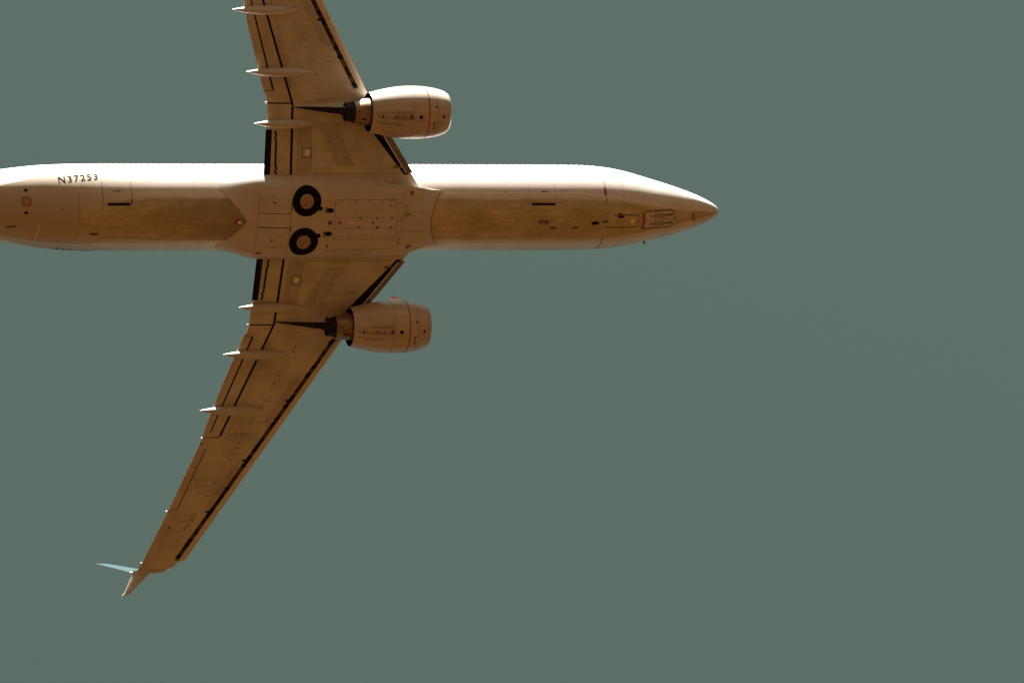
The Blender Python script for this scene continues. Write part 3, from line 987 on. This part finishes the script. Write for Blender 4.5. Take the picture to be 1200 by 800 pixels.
# ------------------------------------------------------------------ fuselage details
RA = 1.9
def pfus(o=.008):
    return lambda X, arc: fus(X, math.degrees(arc / RA), o)
q1, q2, q3 = pfus(.006), pfus(.012), pfus(.018)
A = lambda th: rad(th) * RA
def hoop(X, t0, t1, wd, key, pr=q1):
    strip(fb, [(X, A(lerp(t0, t1, i / 24))) for i in range(25)], wd, pr, key)
# frame and lap joints (thin)
for X in (-4.9, -24.6):
    hoop(X, -60, 60, .010, 'seam')
hoop(-29.72, -30, 36, .02, 'seam')
for th in (-24, 26):
    strip(fb, [(-13.2, A(th)), (-7.0, A(th))], .010, q1, 'seam')
# dull red warning marks round the nose
hoop(-5.72, 60, 22, .028, 'red')
hoop(-5.74, -26, -62, .04, 'red')
area(fb, [(-5.83, A(36)), (-5.70, A(36)), (-5.68, A(47)), (-5.80, A(47))], q2, 'red', 2, 4)
area(fb, [(-4.0, A(11)), (-3.9, A(11)), (-3.85, A(-18)), (-3.95, A(-18))], q2, 'red', 2, 8)
# row of drains, lamps and aerials along the keel
for X in (-8.21, -7.70, -7.20, -6.68):
    disc(fb, (X, A(-1.1)), .075, q1, 'seam', 12)
    disc(fb, (X, A(-1.1)), .045, q2, 'lens', 12)
disc(fb, (-8.66, A(-1.8)), .10, q1, 'grime', 14, rx=.26)
disc(fb, (-8.70, A(-2.6)), .06, q2, 'hub', 12, rx=.16)
for X in (-8.19, -7.16):
    disc(fb, (X, A(-9.8)), .06, q1, 'grime', 12, rx=.16)
disc(fb, (-6.25, A(-3.2)), .085, q2, 'dark', 14, rx=.19)
disc(fb, (-5.77, A(-1.2)), .07, q1, 'grime', 12, rx=.14)
disc(fb, (-9.9, A(0)), .04, q1, 'grime', 10)
for X, th in ((-7.69, 40.4), ):
    disc(fb, (X, A(th)), .09, q1, 'grime', 12)
    disc(fb, (X, A(th)), .055, q2, 'lens', 12)
disc(fb, (-8.60, A(40)), .03, q1, 'grime', 10, rx=.16)
disc(fb, (-10.4, A(39)), .03, q1, 'seam', 10, rx=.07)
for sg in (-1, 1):                                # pale lap strip along both lower sides
    strip(fb, [(-13.2, A(38 * sg)), (-7, A(38 * sg)), (-6.2, A(35 * sg)), (-5, A(31.5 * sg)), (-3.5, A(27 * sg)), (-2.6, A(22 * sg))], .05, q1, 'white', .2)
    if sg < 0:
        strip(fb, [(-23.6, A(-41)), (-29, A(-41)), (-31, A(-43)), (-33, A(-46))], .05, q1, 'white', .2)
# forward bay behind the nose wheel door
strip(fb, [(-5.35, A(8)), (-4.22, A(7.4))], .055, q1, 'grime')
strip(fb, [(-5.75, A(-9.5)), (-4.20, A(-12.2))], .05, q1, 'grime')
strip(fb, [(-4.20, A(7.5)), (-4.18, A(-12.4))], .035, q1, 'grime')
strip(fb, [(-4.08, A(10)), (-4.04, A(-15))], .02, q1, 'seam')
disc(fb, (-5.05, A(5.2)), .055, q2, 'dark', 12, rx=.17)
disc(fb, (-5.1, A(10)), .04, q1, 'grime', 10, rx=.12)
disc(fb, (-4.46, A(-2.3)), .115, q2, 'lens', 18)
# small marks ahead of the door
strip(fb, [(-1.42, A(9)), (-1.36, A(-4))], .05, q2, 'grime')
strip(fb, [(-1.36, A(-8)), (-1.34, A(-19))], .06, q2, 'grime')
strip(fb, [(-1.47, A(6)), (-1.44, A(-14))], .02, q2, 'grime')
disc(fb, (-2.0, A(-3.9)), .035, q2, 'grime', 10)
# forward hold
strip(fb, [(-9.24, A(23)), (-8.14, A(23))], .105, q2, 'dark')
for X in (-9.30, -8.08):
    hoop(X, 23, 62, .014, 'seam')
# aft hold
strip(fb, [(-28.46, A(22)), (-27.48, A(22.4))], .115, q2, 'dark')
for X in (-28.66, -27.38):
    hoop(X, 22, 55, .022, 'grime')
strip(fb, [(-27.42, A(23)), (-27.36, A(29))], .07, q2, 'grime')
strip(fb, [(-28.2, A(40)), (-27.85, A(40))], .05, q1, 'grime')
# tail: outflow, hatch, placards
for th in (41, 6.8):
    disc(fb, (-31.96, A(th)), .075, q2, 'dark', 12, rx=.09)
def ring_rect(X0, X1, t0, t1, wd, key):
    a0, a1 = A(t0), A(t1)
    c = .07
    strip(fb, [(X0 + c, a0), (X1 - c, a0), (X1, a0 + c), (X1, a1 - c), (X1 - c, a1), (X0 + c, a1), (X0, a1 - c), (X0, a0 + c), (X0 + c, a0)], wd, q1, key, .1)
ring_rect(-32.12, -31.79, 17.5, 30.5, .065, 'red')
ring_rect(-32.03, -31.88, 20, 28, .03, 'grime')
strip(fb, [(-32.74, A(-20)), (-32.45, A(-16.5)), (-32.33, A(-17))], .09, q1, 'grime')
strip(fb, [(-31.34, A(-11)), (-31.46, A(-38))], .035, q1, 'lens')
area(fb, [(-29.2, A(-18)), (-28.85, A(-18)), (-28.8, A(-22)), (-29.15, A(-22))], q1, 'grime', 3, 2)
disc(fb, (-30.44, A(14.5)), .035, q1, 'grime', 10)
disc(fb, (-30.48, A(-36)), .04, q1, 'grime', 10)
strip(fb, [(-28.8, A(-27)), (-26.6, A(-25))], .02, q1, 'seam')
disc(fb, (-22.58, A(-.8)), .17, pfus(.004), 'stain', 20, rx=.24)
disc(fb, (-22.58, A(-.8)), .12, pfus(.008), 'red', 16, rx=.17)
fus_obj = fb.build('fuselage', plane)

# beacon
m = MB()
c = fus(-22.55, -2, -.02)
loft(m, [[c + Vector((.10 * cos(a) * cos(b), .08 * sin(a) * cos(b), -.11 * sin(b))) for a in [2 * pi * k / 16 for k in range(16)]] for b in (0, .4, .8, 1.2, 1.52)], 'lens')
m.build('beacon_lamp', fus_obj)

# lettering
def glyphs(txt):
    cu = bpy.data.curves.new('lettering', 'FONT')
    cu.body = txt
    cu.size = 1.0
    cu.offset = .006
    cu.space_character = 1.25
    ob = bpy.data.objects.new('lettering', cu)
    C.objects.link(ob)
    bpy.context.view_layer.update()
    me = bpy.data.meshes.new_from_object(ob.evaluated_get(bpy.context.evaluated_depsgraph_get()))
    bm = bmesh.new()
    bm.from_mesh(me)
    bmesh.ops.triangulate(bm, faces=bm.faces)
    for _ in range(2):
        bmesh.ops.subdivide_edges(bm, edges=bm.edges, cuts=1, use_grid_fill=True)
    bm.to_mesh(me)
    bm.free()
    vv = [(v.co.x, v.co.y) for v in me.vertices]
    ff = [tuple(p.vertices) for p in me.polygons]
    x0, x1 = min(v[0] for v in vv), max(v[0] for v in vv)
    y0, y1 = min(v[1] for v in vv), max(v[1] for v in vv)
    bpy.data.objects.remove(ob)
    bpy.data.curves.remove(cu)
    bpy.data.meshes.remove(me)
    return [((x - x0) / (x1 - x0), (y - y0) / (y1 - y0)) for x, y in vv], ff
vv, ff = glyphs('N37253')
m = MB()
m.add([fus(lerp(-30.52, -28.78, x), lerp(lerp(51.5, 57.5, x), lerp(62.5, 68.0, x), y), .008) for x, y in vv], ff, 'ink', False)
o = m.build('registration_number', fus_obj, recalc=False)
m = MB()
m.add([fus(lerp(-28.70, -30.40, x), -lerp(lerp(63, 57, x), lerp(75.5, 69.5, x), y), .008) for x, y in vv], ff, 'ink', False)
m.build('registration_number', fus_obj, recalc=False)
vd, fd = glyphs('0253')
for sgn in (-1, 1):
    m = MB()
    y0, y1 = (-.36, .015) if sgn < 0 else (.055, .44)
    th_of = lambda X, y: y
    def pd(X, y, o=.010):
        wv, tp, bt, zc = fus_dims(X)
        yy = max(-.999, min(.999, y / wv))
        return Vector((X, y, zc - (zc - bt) * math.sqrt(1 - yy * yy) - o))
    yo = y0 if sgn < 0 else y1
    yi = y1 if sgn < 0 else y0
    rows = []
    for i in range(13):
        X = lerp(-3.86, -2.36, i / 12)
        cut = .10 * sstep(-2.62, -2.36, X)
        rows.append([pd(X, lerp(yi, yo - math.copysign(cut, yo - yi), j / 6)) for j in range(7)])
    m.grid(rows, 'fairing')
    pdd = lambda X, y: pd(X, y, .016)
    pde = lambda X, y: pd(X, y, .021)
    strip(m, [(-3.86, yo), (-2.62, yo), (-2.42, yo - .08 * sgn), (-2.36, yi)], .05, pdd, 'grime')
    strip(m, [(-3.84, yi), (-3.84, yo)], .03, pdd, 'grime')
    ym = (y0 + y1) / 2 + .02 * sgn * (-1)
    strip(m, [(-2.86, ym), (-2.44, ym)], .075, pdd, 'grime')
    strip(m, [(-3.62, ym + .02), (-3.50, ym + .02)], .06, pdd, 'grime')
    if sgn > 0:
        strip(m, [(-3.55, ym), (-3.4, ym)], .05, pdd, 'grime')
    hh = .10
    if sgn < 0:
        m.add([pde(lerp(-3.40, -2.92, x), lerp(ym + hh, ym - hh, y)) for x, y in vd], fd, 'ink', False)
    else:
        m.add([pde(lerp(-2.92, -3.38, x), lerp(ym - hh, ym + hh, y)) for x, y in vd], fd, 'ink', False)
    m.build('nose_gear_door', plane, recalc=False)

# probes on the nose
def probe(X, th, L, key='grime'):
    m = MB()
    a, b = fus(X, th, -.02), fus(X, th, L)
    up_ = (b - a).normalized()
    sd = up_.cross(Vector((1, 0, 0))) * .018
    rings = [[p + Vector((.05 * k, 0, 0)) + sd, p - Vector((.05 * k, 0, 0)) + sd, p - Vector((.05 * k, 0, 0)) - sd, p + Vector((.05 * k, 0, 0)) - sd] for p, k in ((a, 1), (b, .7))]
    loft(m, rings, key, smooth=False)
    c = b
    loft(m, [[c + Vector((x, r * cos(2 * pi * k / 8), r * sin(2 * pi * k / 8))) for k in range(8)] for x, r in ((-.05, .01), (-.03, .022), (.03, .022), (.05, .008))], key)
    m.build('air_data_probe', fus_obj)
probe(-3.40, -75, .10)
probe(-1.45, 98, .06)
# blade aerial under the forward belly
for X, th, L in ((-10.9, -.5, .22), (-24.5, .5, .24)):
    m = MB()
    a, b = fus(X, th, -.02), fus(X - .12, th, L)
    loft(m, [[a + Vector((.17, 0, 0)), a + Vector((0, .02, 0)), a + Vector((-.17, 0, 0)), a + Vector((0, -.02, 0))],
             [b + Vector((.08, 0, 0)), b + Vector((0, .01, 0)), b + Vector((-.08, 0, 0)), b + Vector((0, -.01, 0))]], 'belly', smooth=False)
    m.build('blade_aerial', fus_obj)

# cabin windows of the sunny starboard side, each a rounded pane in a slightly raised frame
proto = None
for k in range(45):
    X = -5.9 - .508 * k
    if 17 <= k <= 18:
        continue
    me_name = 'cabin_window'
    m = MB()
    n = 20
    out, inn = [], []
    def wp(dx, dz, o):
        th = 103 + math.degrees(dz / 1.95)
        return fus(X + dx, th, o)
    sh = []
    for i in range(n):
        a = 2 * pi * i / n
        ca, sa = cos(a), sin(a)
        sh.append((math.copysign(abs(ca) ** .6, ca), math.copysign(abs(sa) ** .6, sa)))
    rings = [[wp(.17 * u, .23 * v, .0) for u, v in sh], [wp(.165 * u, .225 * v, .016) for u, v in sh], [wp(.125 * u, .185 * v, .014) for u, v in sh], [wp(.12 * u, .18 * v, .006) for u, v in sh]]
    m.grid(rings, 'white', close_u=True)
    m.add(rings[-1], [tuple(range(n))], 'glass', False)
    m.build(me_name, fus_obj)
